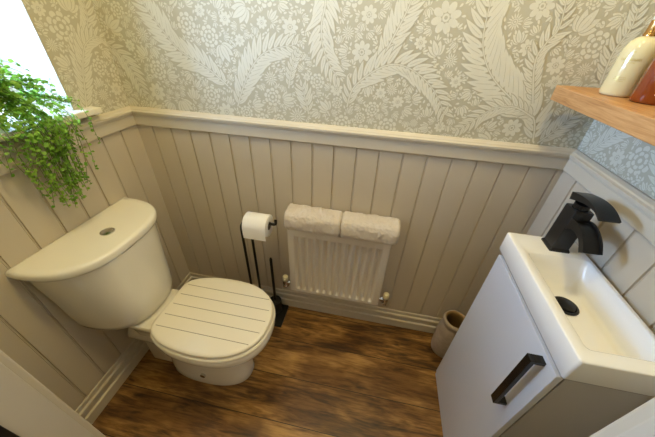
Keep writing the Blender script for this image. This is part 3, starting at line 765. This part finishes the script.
tap = thing('basin_tap', 'matt black square mixer tap with curved open spout on the basin', 'tap', (1.632, -.290, .9172))
tx0, tx1 = 1.6085, 1.6555
mb = MB()
mb.loft([rr(tx0 - .004, tx1 + .004, -.3195, -.2605, .9172, .003), rr(tx0 - .004, tx1 + .004, -.3195, -.2605, .9215, .003), rr(tx0, tx1, -.3155, -.2645, .9275, .003), rr(tx0, tx1, -.3155, -.2645, 1.052, .003), rr(tx0 + .001, tx1 - .001, -.3145, -.2655, 1.054, .003)])
mb.obj('body', m_black, tap, smooth=True, angle=30)
def ribbon(path, thick, xa, xb, lip=0.0):
    """solid strip following a path in the y-z plane, optional raised side lips (open channel)"""
    P = catmull(path, 6); rings = []
    for i, (y, z) in enumerate(P):
        a = P[max(i - 1, 0)]; b = P[min(i + 1, len(P) - 1)]; dy, dz = b[0] - a[0], b[1] - a[1]; l = hypot(dy, dz); ny, nz = dz / l, -dy / l
        if nz < 0: ny, nz = -ny, -nz
        th = thick(i / (len(P) - 1)) if callable(thick) else thick
        lo = lambda x: (x, y - ny * th, z - nz * th); hi = lambda x, h=0.0: (x, y + ny * h, z + nz * h)
        if lip: rings.append([lo(xa), lo(xb), hi(xb, lip), hi(xb - .004, lip), hi(xb - .004), hi(xa + .004), hi(xa + .004, lip), hi(xa, lip)])
        else: rings.append([lo(xa), lo(xb), hi(xb), hi(xa)])
    mb = MB(); mb.loft(rings); return mb
mb = ribbon([(-.310, 1.025), (-.334, 1.029), (-.361, 1.023), (-.386, 1.008), (-.405, .988)], lambda t: .026 - .018 * min(1, t * 1.5), tx0 + .0005, tx1 - .0005, lip=.007)
mb.obj('spout', m_black, tap, smooth=True, angle=30)
mb = MB(); mb.lathe([(0, 0), (.019, 0), (.019, .016), (0, .016)], (1.632, -.290, 1.0535), 24); mb.obj('cartridge_neck', m_blackg, tap, smooth=True, angle=40)
mb = ribbon([(-.262, 1.089), (-.300, 1.097), (-.335, 1.099), (-.365, 1.094), (-.392, 1.083)], lambda t: .022 - .016 * min(1, t * 1.25), tx0, tx1)
mb.obj('lever', m_black, tap, smooth=True, angle=30)
parts(tap)

# ------------------------------------------------------------ oak shelf and bottles
mb = MB(); mb.box(1.560, W - .0004, -.62, -.030, 1.280, 1.3205)
sh = mb.obj('wall_shelf', m_oak, bevel=(.0015, 2)); sh['label'] = 'thick light oak shelf board on the papered right wall above the basin'; sh['category'] = 'shelf'

def bottle(name, label, c, R, body_m, neck_m, marks, zsh, lab=None, group=None):
    t = thing(name, label, 'bottle', c, group)
    mb = MB(); h = zsh
    prof = [(0, .0005), (R - .004, .0005), (R - .001, .003), (R, .008), (R, h * .62), (R * .985, h * .72), (R * .94, h * .81), (R * .83, h * .90), (R * .64, h * .965), (R * .42, h * .995), (R * .36, h)]
    mb.lathe(prof, c, 48); mb.obj('body', body_m, t, smooth=True, angle=50)
    mb = MB(); n = R * .40
    mb.lathe([(R * .36, h - .001), (n, h), (n, h + .004), (n * .92, h + .006), (n * .92, h + .030), (n * .5, h + .032), (.0045, h + .033), (.0045, h + .052)], c, 28); col = mb.obj('collar', neck_m, t, smooth=True, angle=40)
    mb = MB(); mb.lathe([(0, h + .047), (.012, h + .047), (.0125, h + .060), (.010, h + .063), (0, h + .063)], c, 24)
    mb.tube([(c[0], c[1], c[2] + h + .056), (c[0] - .02, c[1] - .02, c[2] + h + .057), (c[0] - .030, c[1] - .03, c[2] + h + .050)], [.005, .0045, .004], 12)
    mb.obj('pump', neck_m if marks else m_black, t, smooth=True, angle=40)
    if marks:
        # small gold crest, name line and text lines wrapped round the body, facing the room
        mb = MB(); a0 = -2.42
        def patch(s0, s1, z0, z1, off=.0004):
            n = 4; v = []; rr_ = R + off
            for q in range(n + 1):
                s = s0 + (s1 - s0) * q / n; a = a0 + s / R
                rz = lambda z: rr_ if z < h * .62 else rr_ * (1 - .06 * ((z - h * .62) / (h * .19)))
                v += [(c[0] + rz(z0) * cos(a), c[1] + rz(z0) * sin(a), c[2] + z0), (c[0] + rz(z1) * cos(a), c[1] + rz(z1) * sin(a), c[2] + z1)]
            mb.add(v, [(2 * q, 2 * q + 2, 2 * q + 3, 2 * q + 1) for q in range(n)])
        for k in range(5):   # crest
            w = (.0024, .0042, .0050, .0042, .0024)[k]; patch(-w, w, .0880 + k * .0019, .0880 + (k + 1) * .0019 + .00001)
        mb.obj('gold_crest', m_gold, t); mb = MB()
        rn = random.Random(2)
        def textline(z, hgt, w):
            s = -w
            while s < w:
                g = rn.uniform(.0010, .0020); b = z + (0 if rn.random() < .6 else hgt * .3)
                patch(s, s + g * .55, b, z + hgt); patch(s + g * .55, s + g, z, z + hgt * .35); s += g + .0006
        textline(.0785, .0050, .0200); textline(.0735, .0018, .012)
        textline(.0420, .0018, .011); textline(.0380, .0018, .012); textline(.034, .0018, .008)
        mb.obj('gold_lettering', m_gold, t)
    if lab:
        mb = MB(); v = []; a0, a1, z0, z1 = lab; n = 16
        for q in range(n + 1):
            a = a0 + (a1 - a0) * q / n; v += [(c[0] + (R + .0004) * cos(a), c[1] + (R + .0004) * sin(a), c[2] + z0), (c[0] + (R + .0004) * cos(a), c[1] + (R + .0004) * sin(a), c[2] + z1)]
        mb.add(v, [(2 * q, 2 * q + 2, 2 * q + 3, 2 * q + 1) for q in range(n)]); mb.obj('paper_label', m_label, t)
    parts(t); return t
bottle('soap_bottle', 'glossy cream bottle with gold printing and amber neck on the oak shelf', (1.646, -.150, 1.3205), .0365, m_cream, m_copper, True, .128)
bottle('soap_bottle', 'dark amber bottle with pale label beside the cream bottle on the oak shelf', (1.664, -.236, 1.3205), .0365, m_amber, m_black, False, .125, lab=(-2.15, -1.0, .02, .085))

# ------------------------------------------------------------ stoneware jar
jar = thing('stoneware_jar', 'brown-grey stoneware jar on the floor between back wall and vanity unit', 'jar', (1.572, -.104, 0))
mb = MB(); c = (1.574, -.106, 0)
mb.lathe([(0, .0005), (.056, .0005), (.062, .006), (.0655, .03), (.067, .09), (.067, .16), (.065, .188), (.060, .208), (.055, .219), (.054, .226), (.057, .233), (.0605, .242), (.061, .252), (.058, .260), (.052, .263)], c, 44)
mb.obj('body', m_stone, jar, smooth=True, angle=60)
mb = MB(); mb.lathe([(.052, .263), (.046, .260), (.044, .252), (.043, .230), (.050, .205), (.057, .15), (.057, .03), (.0, .02)], c, 44)
mb.obj('inner_glaze', m_stone_in, jar, smooth=True, angle=60)
parts(jar)

# ------------------------------------------------------------ trailing plant on the sill
rnd = random.Random(11)
pl = thing('trailing_plant', 'bushy trailing green plant with tiny round leaves spilling over the window sill', 'plant', (-.035, -.47, WZ0))
pc = (-.035, -.47, WZ0)
mb = MB(); mb.lathe([(0, .0005), (.034, .0005), (.036, .004), (.046, .075), (.046, .080), (.042, .080), (.040, .070), (0, .068)], pc, 28); pot = mb.obj('pot', m_pot, pl, smooth=True, angle=50)
mb = MB(); mb.lathe([(0, .0695), (.0395, .0695), (.0385, .0685), (0, .0685)], pc, 20); mb.obj('soil', m_soil, pot)
lf = MB(); stems = MB()
def leaflet(p, d, r):
    """small rounded cupped leaf at p, pointing along d"""
    d = d.normalized(); up = Vector((rnd.uniform(-1, 1), rnd.uniform(-1, 1), rnd.uniform(.2, 1))).normalized()
    s = d.cross(up).normalized(); nn = s.cross(d)
    pts = []
    for a, w in ((0, 0), (.25, .42), (.62, .52), (.92, .3), (1.02, 0), (.92, -.3), (.62, -.52), (.25, -.42)):
        pts.append(p + d * (a * r * 2) + s * (w * r * 2) + nn * (abs(w) * r * .35 - a * r * .15))
    lf.add(pts, [(0, 1, 2), (0, 2, 6), (0, 6, 7), (2, 3, 5, 6), (3, 4, 5)])
def strand(path, dens, r0, r1):
    P = [Vector(p) for p in catmull([tuple(q) for q in path], 8)]
    stems.tube(P[::2] + [P[-1]], .0007, 4)
    acc = 0; sd = 1
    for i in range(len(P) - 1):
        seg = P[i + 1] - P[i]; l = seg.length; acc += l
        while acc > dens:
            acc -= dens; sd = -sd; t = seg.normalized()
            side = Vector((rnd.uniform(-.5, 1), rnd.uniform(-1, 1), rnd.uniform(-.3, .7))) + t * .3
            q = i / len(P); p = P[i] + seg * rnd.random()
            leaflet(p, side, rnd.uniform(r0, r1) * (1 - .35 * q))
X0 = .054
def bottomz(y):   # how low the trails reach along the sill
    pts = [(-.62, 1.07), (-.56, 1.07), (-.51, 1.03), (-.475, .94), (-.45, .885), (-.42, .885), (-.38, .925), (-.33, .97), (-.30, 1.01), (-.27, 1.05), (-.24, 1.11)]
    for (a, b), (c_, d) in zip(pts, pts[1:]):
        if a <= y <= c_: return b + (d - b) * (y - a) / (c_ - a)
    return 1.1
top = Vector((pc[0], pc[1], pc[2] + .075))
for i in range(60):
    y = rnd.triangular(-.60, -.25, -.37)
    if y < -.5 and rnd.random() < .35: y = rnd.uniform(-.48, -.28)
    dx = rnd.uniform(0, .045)
    zb = bottomz(y) + abs(rnd.gauss(0, .05)) * (1 if rnd.random() < .75 else 2.2); zb = min(zb, 1.13)
    a = top + Vector((rnd.uniform(-.02, .03), rnd.uniform(-.03, .03), 0))
    hump = rnd.uniform(.02, .10)
    path = [a, a.lerp(Vector((X0, y, WZ0)), .4) + Vector((0, 0, hump)), Vector((.030 + dx * .5, y, WZ0 + .022 + rnd.uniform(0, .02))), Vector((X0 + .002 + dx, y + rnd.uniform(-.01, .01), WZ0 - .015)), Vector((X0 + dx * .9, y + rnd.uniform(-.015, .015), (WZ0 + zb) / 2)), Vector((X0 - .008 + dx * .8, y + rnd.uniform(-.02, .02), zb))]
    strand(path, .0125, .0058, .0082)
for i in range(80):   # bushy crown rising against the window
    y = rnd.uniform(-.62, -.30); k = max(0, min(1, (-.26 - y) / .14))
    ztop = WZ0 + .04 + .165 * k * rnd.uniform(.5, 1.0)
    x = rnd.uniform(-.075, .055)
    a = top + Vector((rnd.uniform(-.03, .03), rnd.uniform(-.03, .03), -.005))
    mid = a.lerp(Vector((x, y, ztop)), .55) + Vector((0, 0, .04 * k))
    strand([a, mid, Vector((x, y, ztop)), Vector((x + rnd.uniform(-.0, .04), y + rnd.uniform(-.03, .03), ztop - rnd.uniform(.01, .05)))], .0150, .0070, .0100)
for i in range(16):   # wisps resting along the sill towards the corner
    y = rnd.uniform(-.27, -.215); a = top + Vector((0, .03, 0))
    strand([a, Vector((rnd.uniform(-.03, .03), -.34, WZ0 + .07)), Vector((rnd.uniform(-.0, .04), y, WZ0 + rnd.uniform(.015, .04)))], .013, .0038, .0055)
fo = lf.obj('foliage', m_leaf, pl)
stems.obj('stems', m_stem, pl)
parts(pl)
